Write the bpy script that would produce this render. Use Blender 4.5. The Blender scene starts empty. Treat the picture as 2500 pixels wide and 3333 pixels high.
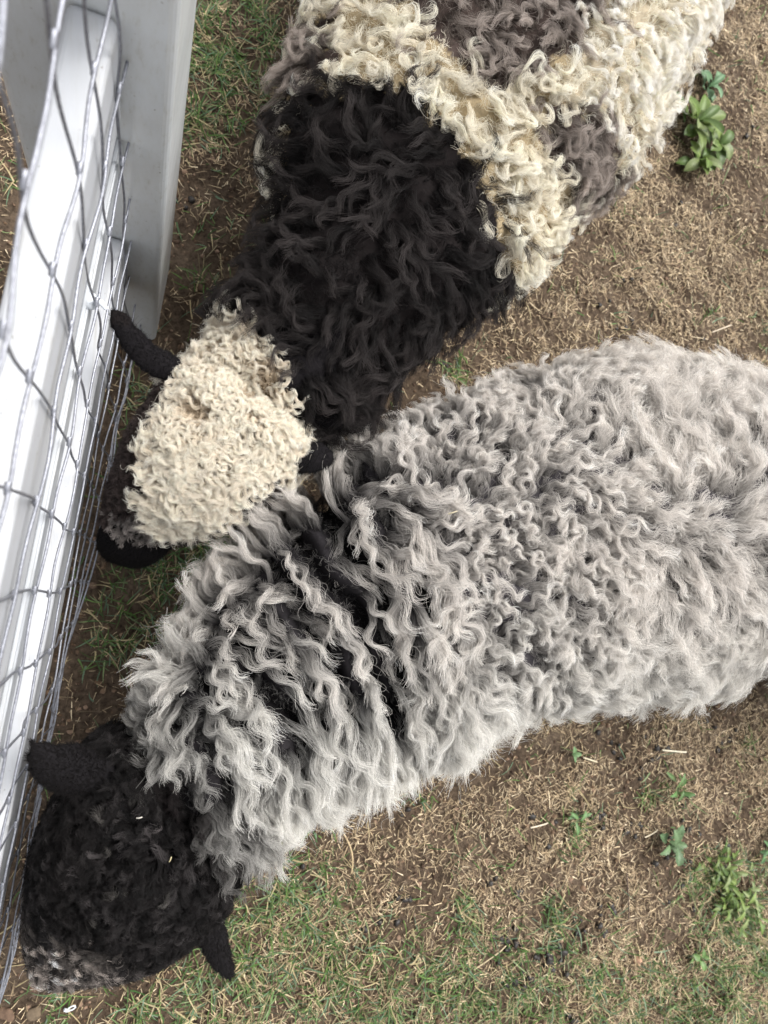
import bpy, bmesh, math, random
import numpy as np
from mathutils import Vector, Matrix, Quaternion
from math import pi, radians

rng = np.random.default_rng(7)
random.seed(7)
sc = bpy.context.scene
C = sc.collection

# ------------------------------------------------------------------ camera
# the phone is held 1.5 m above the ground, a hand's width inside the fence,
# tipped some 19 degrees from straight down towards the sheep
H = 1.5
F = 2311.0
NX, NY = 450.0, 1845.0
CX, CY = 1250.0, 1666.5
ux, uy = (CX-NX), (NY-CY)
tl = math.hypot(ux, uy)
TH = math.atan(tl/F)
ux /= tl; uy /= tl
Q = Quaternion(Vector((uy, -ux, 0)), TH)
cam_d = bpy.data.cameras.new('camera')
cam = bpy.data.objects.new('camera', cam_d)
C.objects.link(cam)
cam.location = (0, 0, H)
cam.rotation_mode = 'QUATERNION'
cam.rotation_quaternion = Q
cam_d.sensor_fit = 'HORIZONTAL'
cam_d.sensor_width = 36
cam_d.lens = 36*F/2500
cam_d.clip_start = 0.02
cam_d.clip_end = 500
cam_d.dof.use_dof = True
cam_d.dof.focus_distance = 1.0
cam_d.dof.aperture_fstop = 7.5
sc.camera = cam

RM = np.array(Q.to_matrix())
def P(u, v, z=0.0):
    """world point at height z seen at source pixel (u, v)"""
    d = RM @ np.array([u-CX, CY-v, -F])
    t = (z-H)/d[2]
    return np.array([d[0]*t, d[1]*t, z])
DS = 2500/1659.0
def D(u, v, z=0.0):
    return P(u*DS, v*DS, z)
def to_px(p):
    q = (np.asarray(p)-np.array([0, 0, H])) @ RM
    s = F/(-q[..., 2])
    return np.stack([(CX+q[..., 0]*s)/DS, (CY-q[..., 1]*s)/DS], -1)

# ------------------------------------------------------------------ world, sun
SUN_EL, SUN_AZ = 62, 60
w = bpy.data.worlds.new('World'); sc.world = w; w.use_nodes = True
nt = w.node_tree; nt.nodes.clear()
sky = nt.nodes.new('ShaderNodeTexSky'); sky.sky_type = 'NISHITA'; sky.sun_disc = False
sky.sun_elevation = radians(SUN_EL); sky.sun_rotation = radians(SUN_AZ)
sky.dust_density = 3.0
hs = nt.nodes.new('ShaderNodeHueSaturation'); hs.inputs['Saturation'].default_value = 0.12
bg = nt.nodes.new('ShaderNodeBackground'); bg.inputs['Strength'].default_value = 0.12
wo = nt.nodes.new('ShaderNodeOutputWorld')
nt.links.new(sky.outputs[0], hs.inputs['Color']); nt.links.new(hs.outputs[0], bg.inputs['Color'])
nt.links.new(bg.outputs[0], wo.inputs['Surface'])
sl = bpy.data.lights.new('sun', 'SUN'); sl.energy = 2.1; sl.angle = radians(32); sl.color = (1, .97, .93)
so = bpy.data.objects.new('sun', sl); C.objects.link(so)
az = radians(SUN_AZ); el = radians(SUN_EL)
sd = Vector((math.sin(az)*math.cos(el), math.cos(az)*math.cos(el), math.sin(el)))
so.rotation_mode = 'QUATERNION'; so.rotation_quaternion = sd.to_track_quat('Z', 'Y')
sc.view_settings.view_transform = 'Standard'; sc.view_settings.look = 'None'
sc.view_settings.gamma = 1; sc.view_settings.exposure = 1.1
sc.render.engine = 'CYCLES'
sc.cycles.max_bounces = 8; sc.cycles.diffuse_bounces = 3; sc.cycles.glossy_bounces = 4
sc.cycles.transmission_bounces = 4; sc.cycles.transparent_max_bounces = 6
sc.cycles_curves.shape = 'RIBBONS'

# ------------------------------------------------------------------ helpers
def tag(o, label=None, cat=None, group=None, kind=None):
    if label: o['label'] = label
    if cat: o['category'] = cat
    if group: o['group'] = group
    if kind: o['kind'] = kind
    return o
def empty(name, loc=(0, 0, 0)):
    o = bpy.data.objects.new(name, None); C.objects.link(o); o.location = loc
    o.empty_display_size = .05
    return o
def link(name, me, mat=None, parent=None):
    o = bpy.data.objects.new(name, me); C.objects.link(o)
    if mat: me.materials.append(mat)
    if parent is not None:
        o.parent = parent
        o.matrix_parent_inverse = Matrix.Translation(-Vector(parent.location))
    return o
def np_mesh(name, verts, faces, smooth=True):
    """faces: (n,k) int array"""
    me = bpy.data.meshes.new(name)
    verts = np.asarray(verts, np.float32); faces = np.asarray(faces, np.int32)
    k = faces.shape[1]
    me.vertices.add(len(verts)); me.vertices.foreach_set('co', verts.ravel())
    me.loops.add(faces.size); me.loops.foreach_set('vertex_index', faces.ravel())
    me.polygons.add(len(faces))
    me.polygons.foreach_set('loop_start', np.arange(0, faces.size, k, dtype=np.int32))
    me.polygons.foreach_set('loop_total', np.full(len(faces), k, np.int32))
    if smooth: me.polygons.foreach_set('use_smooth', np.ones(len(faces), bool))
    me.update(calc_edges=True)
    me.validate()
    return me
def vcol(me, cols, name='col'):
    a = me.attributes.new(name, 'FLOAT_COLOR', 'POINT')
    c = np.ones((len(cols), 4), np.float32); c[:, :3] = cols
    a.data.foreach_set('color', c.ravel())
def tube(path, rad, seg=8, closed_ends=True):
    """verts, quads of a tube along a path; rad scalar or array"""
    path = np.asarray(path, float); n = len(path)
    rad = np.broadcast_to(np.asarray(rad, float), (n,))
    tg = np.gradient(path, axis=0); tg /= np.linalg.norm(tg, axis=1)[:, None]+1e-12
    ref = np.array([0.13, 0.07, 1.0]) if abs(tg[0, 2]) < .8 else np.array([1.0, .1, 0.05])
    a = np.cross(tg, ref); a /= np.linalg.norm(a, axis=1)[:, None]
    b = np.cross(tg, a)
    th = np.arange(seg)*2*pi/seg
    v = path[:, None]+rad[:, None, None]*(a[:, None]*np.cos(th)[None, :, None]+b[:, None]*np.sin(th)[None, :, None])
    v = v.reshape(-1, 3)
    i, j = np.meshgrid(np.arange(n-1), np.arange(seg), indexing='ij'); i = i.ravel(); j = j.ravel()
    f = np.stack([i*seg+j, i*seg+(j+1) % seg, (i+1)*seg+(j+1) % seg, (i+1)*seg+j], 1)
    return v, f
def merge(parts):
    V = []; Fc = []; o = 0
    for v, f in parts:
        V.append(v); Fc.append(f+o); o += len(v)
    return np.concatenate(V), np.concatenate(Fc)
# smooth vector noise from sums of sines
class SNoise:
    def __init__(s, seed, scale, n=10, spread=1.8):
        r = np.random.default_rng(seed)
        k = r.normal(size=(n, 3)); k /= np.linalg.norm(k, axis=1)[:, None]
        s.k = k*(2*pi/scale)*r.uniform(1/spread, spread, n)[:, None]
        s.p = r.uniform(0, 2*pi, n); s.n = n
    def __call__(s, p):
        return np.sin(np.asarray(p) @ s.k.T+s.p).sum(-1)/math.sqrt(s.n/2)
def inpoly(pt, poly):
    x = pt[..., 0]; y = pt[..., 1]; r = np.zeros(x.shape, bool); n = len(poly)
    for i in range(n):
        x1, y1 = poly[i]; x2, y2 = poly[(i+1) % n]
        if y1 == y2: continue
        c = ((y1 > y) != (y2 > y)) & (x < (x2-x1)*(y-y1)/(y2-y1)+x1)
        r ^= c
    return r

# ------------------------------------------------------------------ materials
def mat(name):
    m = bpy.data.materials.new(name); m.use_nodes = True
    n = m.node_tree; b = n.nodes['Principled BSDF']
    return m, n, b
def add(n, t, **kw):
    x = n.nodes.new(t)
    for k, v in kw.items(): setattr(x, k, v)
    return x
def noise(n, scale, detail=6, rough=.6, coord='Object'):
    tc = add(n, 'ShaderNodeTexCoord'); t = add(n, 'ShaderNodeTexNoise')
    t.inputs['Scale'].default_value = scale; t.inputs['Detail'].default_value = detail
    t.inputs['Roughness'].default_value = rough
    n.links.new(tc.outputs[coord], t.inputs['Vector'])
    return t
def ramp(n, src, stops):
    r = add(n, 'ShaderNodeValToRGB'); n.links.new(src, r.inputs[0])
    e = r.color_ramp.elements
    while len(e) < len(stops): e.new(.5)
    for el_, (p, c) in zip(e, stops):
        el_.position = p; el_.color = (*c, 1)
    return r
def attr_col(n, b, name='col', rough=.6, var=0.0, sheen=0):
    a = add(n, 'ShaderNodeAttribute'); a.attribute_name = name
    n.links.new(a.outputs['Color'], b.inputs['Base Color'])
    b.inputs['Roughness'].default_value = rough
    return a

def soil_mat():
    m, n, b = mat('soil')
    a = noise(n, 9, 8, .65); c = noise(n, 90, 8, .7); f = noise(n, 420, 4, .7)
    r1 = ramp(n, a.outputs[0], [(.3, (.105, .075, .052)), (.55, (.155, .115, .082)), (.75, (.225, .175, .128))])
    r2 = ramp(n, c.outputs[0], [(.3, (.25, .22, .2)), (.5, (.8, .78, .76)), (.7, (1.25, 1.2, 1.15))])
    mx = add(n, 'ShaderNodeMix', data_type='RGBA', blend_type='MULTIPLY'); mx.inputs[0].default_value = 1
    n.links.new(r1.outputs[0], mx.inputs[6]); n.links.new(r2.outputs[0], mx.inputs[7])
    n.links.new(mx.outputs[2], b.inputs['Base Color'])
    b.inputs['Roughness'].default_value = .95
    b.inputs['Specular IOR Level'].default_value = .2
    mm = add(n, 'ShaderNodeMath', operation='ADD'); n.links.new(c.outputs[0], mm.inputs[0]); n.links.new(f.outputs[0], mm.inputs[1])
    bp = add(n, 'ShaderNodeBump'); bp.inputs['Strength'].default_value = .9; bp.inputs['Distance'].default_value = .008
    n.links.new(mm.outputs[0], bp.inputs['Height']); n.links.new(bp.outputs[0], b.inputs['Normal'])
    return m
def pvc_mat(name, base=(.47, .485, .515), rough=.45):
    m, n, b = mat(name)
    a = noise(n, 6, 8, .6); s = noise(n, 160, 3, .5)
    r = ramp(n, a.outputs[0], [(.3, tuple(.93*x for x in base)), (.7, base)])
    r2 = ramp(n, s.outputs[0], [(.24, (.55, .52, .47)), (.3, (1, 1, 1))])
    mx = add(n, 'ShaderNodeMix', data_type='RGBA', blend_type='MULTIPLY'); mx.inputs[0].default_value = 1
    n.links.new(r.outputs[0], mx.inputs[6]); n.links.new(r2.outputs[0], mx.inputs[7])
    st = noise(n, 14, 10, .75); sc2 = add(n, 'ShaderNodeMapping'); sc2.inputs['Scale'].default_value = (9, .6, 3)
    n.links.new(n.nodes['Texture Coordinate'].outputs['Object'], sc2.inputs['Vector']); n.links.new(sc2.outputs[0], st.inputs['Vector'])
    r3 = ramp(n, st.outputs[0], [(.30, (.80, .77, .71)), (.45, (.97, .965, .95)), (.6, (1, 1, 1))])
    m2 = add(n, 'ShaderNodeMix', data_type='RGBA', blend_type='MULTIPLY'); m2.inputs[0].default_value = 1
    n.links.new(mx.outputs[2], m2.inputs[6]); n.links.new(r3.outputs[0], m2.inputs[7])
    n.links.new(m2.outputs[2], b.inputs['Base Color'])
    rr = add(n, 'ShaderNodeMapRange'); rr.inputs[3].default_value = rough*.7; rr.inputs[4].default_value = rough*1.6
    n.links.new(a.outputs[0], rr.inputs[0]); n.links.new(rr.outputs[0], b.inputs['Roughness'])
    b.inputs['Subsurface Weight'].default_value = 0
    return m
def wire_mat():
    m, n, b = mat('galvanised_wire')
    a = noise(n, 260, 5, .7)
    r = ramp(n, a.outputs[0], [(.3, (.16, .165, .19)), (.6, (.32, .33, .37))])
    n.links.new(r.outputs[0], b.inputs['Base Color'])
    b.inputs['Metallic'].default_value = .6; b.inputs['Roughness'].default_value = .45
    bp = add(n, 'ShaderNodeBump'); bp.inputs['Strength'].default_value = .3; bp.inputs['Distance'].default_value = .001
    n.links.new(a.outputs[0], bp.inputs['Height']); n.links.new(bp.outputs[0], b.inputs['Normal'])
    return m
def col_mat(name, rough=.6, trans=0.0):
    m, n, b = mat(name)
    a = attr_col(n, b, rough=rough)
    t = noise(n, 300, 4, .6)
    r = ramp(n, t.outputs[0], [(.3, (.75, .75, .75)), (.7, (1.15, 1.15, 1.15))])
    mx = add(n, 'ShaderNodeMix', data_type='RGBA', blend_type='MULTIPLY'); mx.inputs[0].default_value = 1
    n.links.new(a.outputs['Color'], mx.inputs[6]); n.links.new(r.outputs[0], mx.inputs[7])
    n.links.new(mx.outputs[2], b.inputs['Base Color'])
    b.inputs['Specular IOR Level'].default_value = .35
    if trans:
        tr = add(n, 'ShaderNodeBsdfTranslucent'); n.links.new(mx.outputs[2], tr.inputs['Color'])
        ms = add(n, 'ShaderNodeMixShader'); ms.inputs[0].default_value = trans
        n.links.new(b.outputs[0], ms.inputs[1]); n.links.new(tr.outputs[0], ms.inputs[2])
        n.links.new(ms.outputs[0], n.nodes['Material Output'].inputs['Surface'])
    return m
def plain_mat(name, col, rough=.5, dark=.6, scale=80, bump=0):
    m, n, b = mat(name)
    a = noise(n, scale, 5, .6)
    r = ramp(n, a.outputs[0], [(.3, tuple(dark*x for x in col)), (.7, col)])
    n.links.new(r.outputs[0], b.inputs['Base Color']); b.inputs['Roughness'].default_value = rough
    if bump:
        bp = add(n, 'ShaderNodeBump'); bp.inputs['Strength'].default_value = .6; bp.inputs['Distance'].default_value = bump
        n.links.new(a.outputs[0], bp.inputs['Height']); n.links.new(bp.outputs[0], b.inputs['Normal'])
    return m
def wool_mat():
    m, n, b = mat('wool')
    a = add(n, 'ShaderNodeAttribute'); a.attribute_name = 'col'
    n.links.new(a.outputs['Color'], b.inputs['Base Color'])
    b.inputs['Roughness'].default_value = .5; b.inputs['Specular IOR Level'].default_value = .22
    t = add(n, 'ShaderNodeBsdfTranslucent'); n.links.new(a.outputs['Color'], t.inputs['Color'])
    x = add(n, 'ShaderNodeMixShader'); x.inputs[0].default_value = .46
    n.links.new(b.outputs[0], x.inputs[1]); n.links.new(t.outputs[0], x.inputs[2])
    n.links.new(x.outputs[0], n.nodes['Material Output'].inputs['Surface'])
    return m
WOOL = wool_mat()
SKIN = col_mat('sheep_skin', 1.0); SKIN.node_tree.nodes['Principled BSDF'].inputs['Specular IOR Level'].default_value = .05
GRASS = col_mat('grass_blade', .5, .3)
STRAW = col_mat('straw', .6, .1)
PVC = pvc_mat('white_plastic'); WIRE = wire_mat()

# ------------------------------------------------------------------ ground
nz1 = SNoise(1, .5); nz2 = SNoise(2, .12); nz3 = SNoise(3, .035, 14)
def gz(x, y):
    p = np.stack([x, y, 0*x], -1)
    return .006*nz1(p)+.0035*nz2(p)+.0016*nz3(p)
def axis(lo, hi, st):
    a = list(np.arange(lo, hi, st)); s = st
    while a[-1] < 60: s *= 1.25; a.append(a[-1]+s)
    s = st; b = []; x = lo
    while x > -60: s *= 1.25; x -= s; b.append(x)
    return np.array(b[::-1]+a)
xs = axis(-.6, 2.3, .008); ys = axis(-1.5, 1.7, .008)
X, Y = np.meshgrid(xs, ys, indexing='ij')
Z = gz(X, Y)
nx_, ny_ = len(xs), len(ys)
i, j = np.meshgrid(np.arange(nx_-1), np.arange(ny_-1), indexing='ij'); i = i.ravel(); j = j.ravel()
gf = np.stack([i*ny_+j, (i+1)*ny_+j, (i+1)*ny_+j+1, i*ny_+j+1], 1)
g = link('ground', np_mesh('ground', np.stack([X, Y, Z], -1).reshape(-1, 3), gf), soil_mat())
tag(g, kind='structure')

# patches in view pixels (0..1659, 0..2212): (x, y, radius, strength)
GREEN = [(480, 120, 90, 1.0), (520, 40, 80, .9), (430, 60, 60, .9), (430, 260, 50, .9), (560, 180, 50, .5), (480, 200, 60, .8),
         (470, 520, 22, .5), (440, 600, 20, .4), (300, 860, 28, .7), (270, 940, 22, .5), (280, 830, 22, .5),
         (400, 1250, 60, 1.0), (460, 1190, 55, 1.0), (330, 1230, 45, .7), (330, 1340, 55, .8), (260, 1380, 50, .5), (240, 1300, 45, .4), (370, 1200, 50, .7),
         (620, 1900, 60, .8), (650, 2000, 90, 1.0), (560, 1950, 70, 1.0), (700, 1880, 35, .5), (560, 2060, 90, .9), (700, 2110, 90, .9), (520, 2150, 90, .9),
         (420, 2150, 80, .6), (450, 2090, 60, .7), (300, 2190, 45, .6), (130, 2180, 25, .8), (150, 2150, 18, .6), (850, 2060, 60, .6), (900, 2160, 90, .8), (1000, 2140, 90, .7),
         (1010, 2000, 40, .7), (1000, 1950, 30, .5), (980, 2060, 50, .6), (1100, 2180, 90, .7), (1200, 2000, 36, .9), (1200, 1960, 26, .8), (1240, 1780, 26, .9),
         (1245, 1720, 18, .7), (1225, 1840, 18, .6), (1570, 1960, 60, 1.2), (1540, 1900, 45, 1.2), (1600, 2020, 50, 1.2), (1500, 1880, 30, .9), (1640, 1880, 30, .6),
         (1450, 1720, 24, .8), (1400, 1720, 18, .5), (1150, 2080, 70, .6), (1250, 2150, 90, .7), (1400, 2180, 100, .6), (1550, 2150, 100, .8), (1640, 2090, 70, .8),
         (1350, 2080, 60, .35), (910, 1715, 24, .7), (880, 1740, 18, .5), (985, 805, 20, .7), (1655, 700, 22, .5), (1530, 680, 14, .3), (1645, 540, 14, .4),
         (20, 390, 20, .4), (1000, 1860, 25, .3), (1620, 1600, 25, .3), (700, 1930, 50, .6), (770, 2190, 60, .6), (1060, 1880, 25, .3), (660, 1800, 25, .3)]
def dens(px, L):
    d = np.zeros(px.shape[:-1])
    for x, y, r, s in L:
        d = np.maximum(d, s*np.exp(-((px[..., 0]-x)**2+(px[..., 1]-y)**2)/(r*r)*.9))
    return d
def rand_ground(n):
    x = rng.uniform(-1.2, 3.2, n); y = rng.uniform(-2.2, 2.4, n)
    p = np.stack([x, y, gz(x, y)], -1)
    return p, to_px(p)
def in_view(px, m=650):
    return (px[:, 0] > -m) & (px[:, 0] < 1659+m) & (px[:, 1] > -m) & (px[:, 1] < 2212+m)

# -- blades: bent ribbons, folded along the midrib
def blades(roots, L, width, lean, az, bend, col, K=5, droop=1.0, yw=.3):
    n = len(roots); t = np.linspace(0, 1, K)
    dirh = np.stack([np.cos(az), np.sin(az), 0*az], -1)
    ang = lean[:, None]+bend[:, None]*t[None]           # from vertical
    ds = (L/(K-1))[:, None]
    hx = np.cumsum(np.sin(ang)*ds, 1)-np.sin(ang[:, :1])*ds
    hz = np.cumsum(np.cos(ang)*ds, 1)-np.cos(ang[:, :1])*ds
    yaw = rng.normal(0, yw, n)[:, None]*t[None]
    dx = dirh[:, None]*np.cos(yaw)[..., None]+np.stack([-dirh[:, 1], dirh[:, 0], 0*az], -1)[:, None]*np.sin(yaw)[..., None]
    c = roots[:, None]+dx*hx[..., None]; c[..., 2] = np.maximum(c[..., 2]+hz, roots[:, None, 2]+.001+.004*rng.random(n)[:, None])
    side = np.stack([-dirh[:, 1], dirh[:, 0], 0*az], -1)
    roll = rng.uniform(-.6, .6, n)
    side = side*np.cos(roll)[:, None]+np.array([0, 0, 1])*np.sin(roll)[:, None]
    wp = width[:, None]*np.sqrt(np.clip(1-t**1.6, 0, 1))[None]+.0002
    lft = c+side[:, None]*wp[..., None]*.5; rgt = c-side[:, None]*wp[..., None]*.5
    v = np.stack([lft, rgt], 2).reshape(-1, 3)
    base = (np.arange(n)*K*2)[:, None]; k = np.arange(K-1)[None]*2
    f = np.stack([base+k, base+k+1, base+k+3, base+k+2], -1).reshape(-1, 4)
    return v, f, np.repeat(col, K*2, axis=0)

# green grass
p, px = rand_ground(640000)
nz4 = SNoise(44, .09)
dn = dens(px, GREEN)*np.clip(.62+.6*nz4(p)+.25*nz3(p), .08, 1.4)+.012
keep = in_view(px) & (rng.random(len(p)) < dn*1.15)
p = p[keep]; px = px[keep]; n = len(p)
base = np.array([[.11, .21, .05], [.16, .26, .075], [.08, .17, .05], [.22, .29, .13], [.16, .25, .15]])[rng.integers(0, 5, n)]
dry = rng.random(n) < .24
base[dry] = np.array([.58, .48, .27])*rng.uniform(.6, 1.1, (dry.sum(), 1))
base *= rng.uniform(.55, 1.15, (n, 1))
v1, f1, c1 = blades(p, rng.uniform(.018, .058, n), rng.uniform(.0014, .0034, n), rng.uniform(.3, 1.3, n), rng.uniform(0, 2*pi, n), rng.uniform(.2, 1.1, n), base)
me = np_mesh('grass', v1, f1); vcol(me, c1)
tag(link('grass', me, GRASS), 'short green grass growing in patches through the trodden soil', 'grass', kind='stuff')

# dry straw and cut grass littering the soil
def straw_dens(px):
    x, y = px[..., 0], px[..., 1]
    d = np.full(x.shape, .16)
    d = np.maximum(d, .95*np.clip((x-850)/400, 0, 1)*np.clip((1500-y)/300+.6, .6, 1))
    d = np.where((y > 1550) & (x > 600), np.maximum(d, .6+.3*np.clip((x-900)/500, 0, 1)), d)
    d = np.where((y > 1950), np.maximum(d, .75), d)
    d = np.where((x < 700) & (y < 450), np.maximum(d, .35), d)
    d = np.where((x < 600) & (y > 700) & (y < 1700), .14, d)
    d = np.where((x < 420) & (y > 2000), .25, d)
    return d
p, px = rand_ground(1290000)
blot = .25+.75*np.clip(nz2(p)*.45+nz1(p*1.3)*.45+.55, 0, 1)
keep = in_view(px) & (rng.random(len(p)) < straw_dens(px)*.72*blot)
p = p[keep]; n = len(p)
scol = np.array([[.43, .335, .215], [.57, .46, .31], [.29, .215, .14], [.74, .63, .46], [.16, .115, .075]])[rng.choice(5, n, p=[.3, .22, .26, .07, .15])]
scol = scol*rng.uniform(.5, 1.35, (n, 1))*np.array([1, .97, .9])
L = rng.gamma(2.2, .0046, n)+.004
L = np.minimum(L, .07)
p = p.copy(); p[:, 2] += rng.uniform(.0005, .006, n)
v2, f2, c2 = blades(p, L, rng.uniform(.0007, .0016, n), rng.uniform(1.25, 1.68, n), rng.uniform(0, 2*pi, n), rng.normal(0, .05, n), scol, K=4, yw=.05)
me = np_mesh('straw_litter', v2, f2); vcol(me, c2)
tag(link('straw_litter', me, STRAW), 'short tan straw and dry cut grass littering the soil', 'straw', kind='stuff')

# crumbs of soil
def pebble_mesh(name, r, seed, sq=.75, sub=2, amp=.25):
    bm = bmesh.new(); bmesh.ops.create_icosphere(bm, subdivisions=sub, radius=1)
    s = SNoise(seed, 2.2)
    for v in bm.verts:
        q = 1+amp*.5*float(s(np.array(v.co)[None])[0]); v.co = Vector((v.co.x*r*q, v.co.y*r*q, v.co.z*r*q*sq))
    for f in bm.faces: f.smooth = True
    me = bpy.data.meshes.new(name); bm.to_mesh(me); bm.free(); return me
bm = bmesh.new(); bmesh.ops.create_icosphere(bm, subdivisions=1, radius=1)
iv = np.array([v.co[:] for v in bm.verts]); if_ = np.array([[v.index for v in f.verts] for f in bm.faces]); bm.free()
p, px = rand_ground(148000)
keep = in_view(px); p = p[keep]; px = px[keep]
near = (px[:, 0] < 760) | (px[:, 1] > 1600)
p = p[rng.random(len(p)) < np.where(near, .5, .3)]; n = len(p)
r = np.minimum(rng.gamma(2., .0011, n)+.0009, .007)
vv = iv[None]*r[:, None, None]*rng.uniform(.6, 1.3, (n, 1, 3))*(1+.25*rng.normal(size=(n, len(iv), 1)))+p[:, None]
ff = (if_[None]+(np.arange(n)*len(iv))[:, None, None]).reshape(-1, 3)
cc = np.array([[.12, .075, .045], [.17, .11, .07], [.08, .05, .033], [.24, .16, .11]])[rng.integers(0, 4, n)]*rng.uniform(.7, 1.2, (n, 1))
me = np_mesh('soil_crumbs', vv.reshape(-1, 3), ff, False); vcol(me, np.repeat(cc, len(iv), 0))
tag(link('soil_crumbs', me, col_mat('soil_crumb', .95)), 'loose brown crumbs of soil scattered over the ground', 'soil', kind='stuff')

# ------------------------------------------------------------------ small things on the ground
DUNG = plain_mat('dropping', (.024, .019, .016), .55, .5, 200, .0008)
dm = [pebble_mesh('dropping', .0068, 20+k, .8, 2, .3) for k in range(4)]
for m_ in dm: m_.materials.append(DUNG)
cl = [(1090, 2030, 30, 20), (1190, 2060, 36, 20), (1130, 2110, 30, 10), (1250, 2000, 20, 5), (1120, 1920, 12, 3), (1060, 1905, 14, 3), (1270, 1470+310, 30, 4), (1370, 1800, 24, 5), (1280, 1760, 40, 6),
      (1400, 1640, 40, 9), (1330, 1600, 30, 5), (1470, 1730, 40, 4), (1560, 1600, 50, 6), (1460, 1780, 50, 6), (1300, 1960, 30, 6), (1280, 2010, 20, 5),
      (1450, 1900, 60, 4), (1560, 1830, 40, 4), (870, 430+1500, 30, 4), (820, 1990, 30, 3), (420, 430, 40, 3), (960, 770, 20, 2), (1350, 700, 90, 6), (1500, 900-200, 100, 5), (1060, 1650, 40, 0),
      (1130, 1780, 90, 4), (870, 1760, 50, 2), (1500, 430, 80, 5), (1610, 300, 60, 3), (650, 1860, 20, 1), (1230, 2140, 60, 4)]
k = 0
for (x, y, r, cnt) in cl:
    for _ in range(cnt):
        q = D(x+random.gauss(0, r*.6), y+random.gauss(0, r*.6))
        o = bpy.data.objects.new('dropping', dm[k % 4]); C.objects.link(o); k += 1
        s = random.uniform(.7, 1.15)
        o.scale = (s, s*random.uniform(.8, 1.3), s)
        o.rotation_euler = (random.uniform(-.4, .4), random.uniform(-.4, .4), random.uniform(0, 6))
        o.location = (q[0], q[1], float(gz(np.array([q[0]]), np.array([q[1]]))[0])+.0035*s)
        tag(o, 'small round black dropping lying on the trodden soil', 'dropping', 'black droppings scattered on the ground')

def stick(u1, v1, u2, v2, wd, label, colr, name='straw_stalk', cat='straw', bendy=.0, group=None):
    a = D(u1, v1); b = D(u2, v2)
    n = 7; t = np.linspace(0, 1, n)[:, None]
    path = a+(b-a)*t; side = np.array([-(b-a)[1], (b-a)[0], 0])
    path = path+side*bendy*np.sin(pi*t)
    path[:, 2] = gz(path[:, 0], path[:, 1]).max()+.006+.002*np.sin(3*t[:, 0])
    path[-1, 2] -= .003
    v, f = tube(path-path[0], wd, 7)
    o = link(name, np_mesh(name, v, f), plain_mat(name, colr, .5, .75, 120)); o.location = path[0]
    return tag(o, label, cat, group)
stick(1422, 1617, 1475, 1622, .0022, 'pale straw stalk lying level below the grey sheep', (.78, .72, .55))
stick(1257, 1635, 1288, 1645, .0018, 'short pale straw stalk left of the level one below the grey sheep', (.72, .64, .45))
stick(1145, 1787, 1185, 1776, .0018, 'pale straw stalk with a broken end left of the broad-leaf tuft', (.75, .65, .5))
stick(1385, 1804, 1413, 1788, .0016, 'pale straw stalk slanting up above the toothed green leaves', (.78, .68, .5))
stick(1537, 718, 1580, 702, .0016, 'pale straw stalk on the soil between the two sheep at right', (.72, .6, .45))
stick(738, 1795, 756, 1880, .0018, 'long wavy tan straw stalk below the grey sheep neck', (.5, .38, .22), bendy=.1)
stick(1020, 2090, 1090, 2040, .0014, 'long thin straw stalk crossing the grass at bottom centre', (.55, .45, .28))
stick(1345, 1880, 1350, 1985, .0016, 'thin dark brown twig standing out upright in the straw', (.09, .055, .04), 'twig', 'twig')

def stone(u, v, r, colr, label):
    me = pebble_mesh('stone', r, int(u), .6, 3, .35); me.materials.append(plain_mat('stone', colr, .9, .6, 120, .001))
    q = D(u, v); o = bpy.data.objects.new('stone', me); C.objects.link(o); o.rotation_euler = (0, 0, u)
    o.location = (q[0], q[1], float(gz(np.array([q[0]]), np.array([q[1]]))[0])+r*.35)
    tag(o, label, 'stone')
stone(72, 2135, .0085, (.17, .105, .07), 'small reddish brown stone below the black muzzle by the fence')
stone(74, 2192, .0125, (.15, .11, .07), 'olive brown stone beside the grass tuft in the lower left corner')
stone(12, 2195, .014, (.16, .10, .065), 'rounded brown clod in the bottom left corner')
stone(242, 1360+60, .008, (.16, .10, .065), 'small brown stone on bare soil between the fence and the grey sheep')

# dead leaf
q = D(1372, 2070); n = 9
tt = np.linspace(-1, 1, n); LX, LY = np.meshgrid(tt, tt, indexing='ij')
lz = .004*np.sin(3*LX+1)+.003*np.cos(4*LY)+.004*LX*LY
rr_ = 1-.25*(LX**2*LY**2)
lv = np.stack([LX*.012*rr_, LY*.011*rr_*(1-.3*LX**2), lz+.008], -1).reshape(-1, 3)
i, j = np.meshgrid(np.arange(n-1), np.arange(n-1), indexing='ij'); i = i.ravel(); j = j.ravel()
me = np_mesh('dead_leaf', lv, np.stack([i*n+j, (i+1)*n+j, (i+1)*n+j+1, i*n+j+1], 1))
o = link('dead_leaf', me, plain_mat('dead_leaf', (.5, .3, .19), .7, .6, 90)); o.location = (q[0], q[1], .004)
sm = o.modifiers.new('s', 'SOLIDIFY'); sm.thickness = .0006
tag(o, 'crumpled pinkish brown dead leaf lying in the grass at the bottom right', 'leaf')

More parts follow.
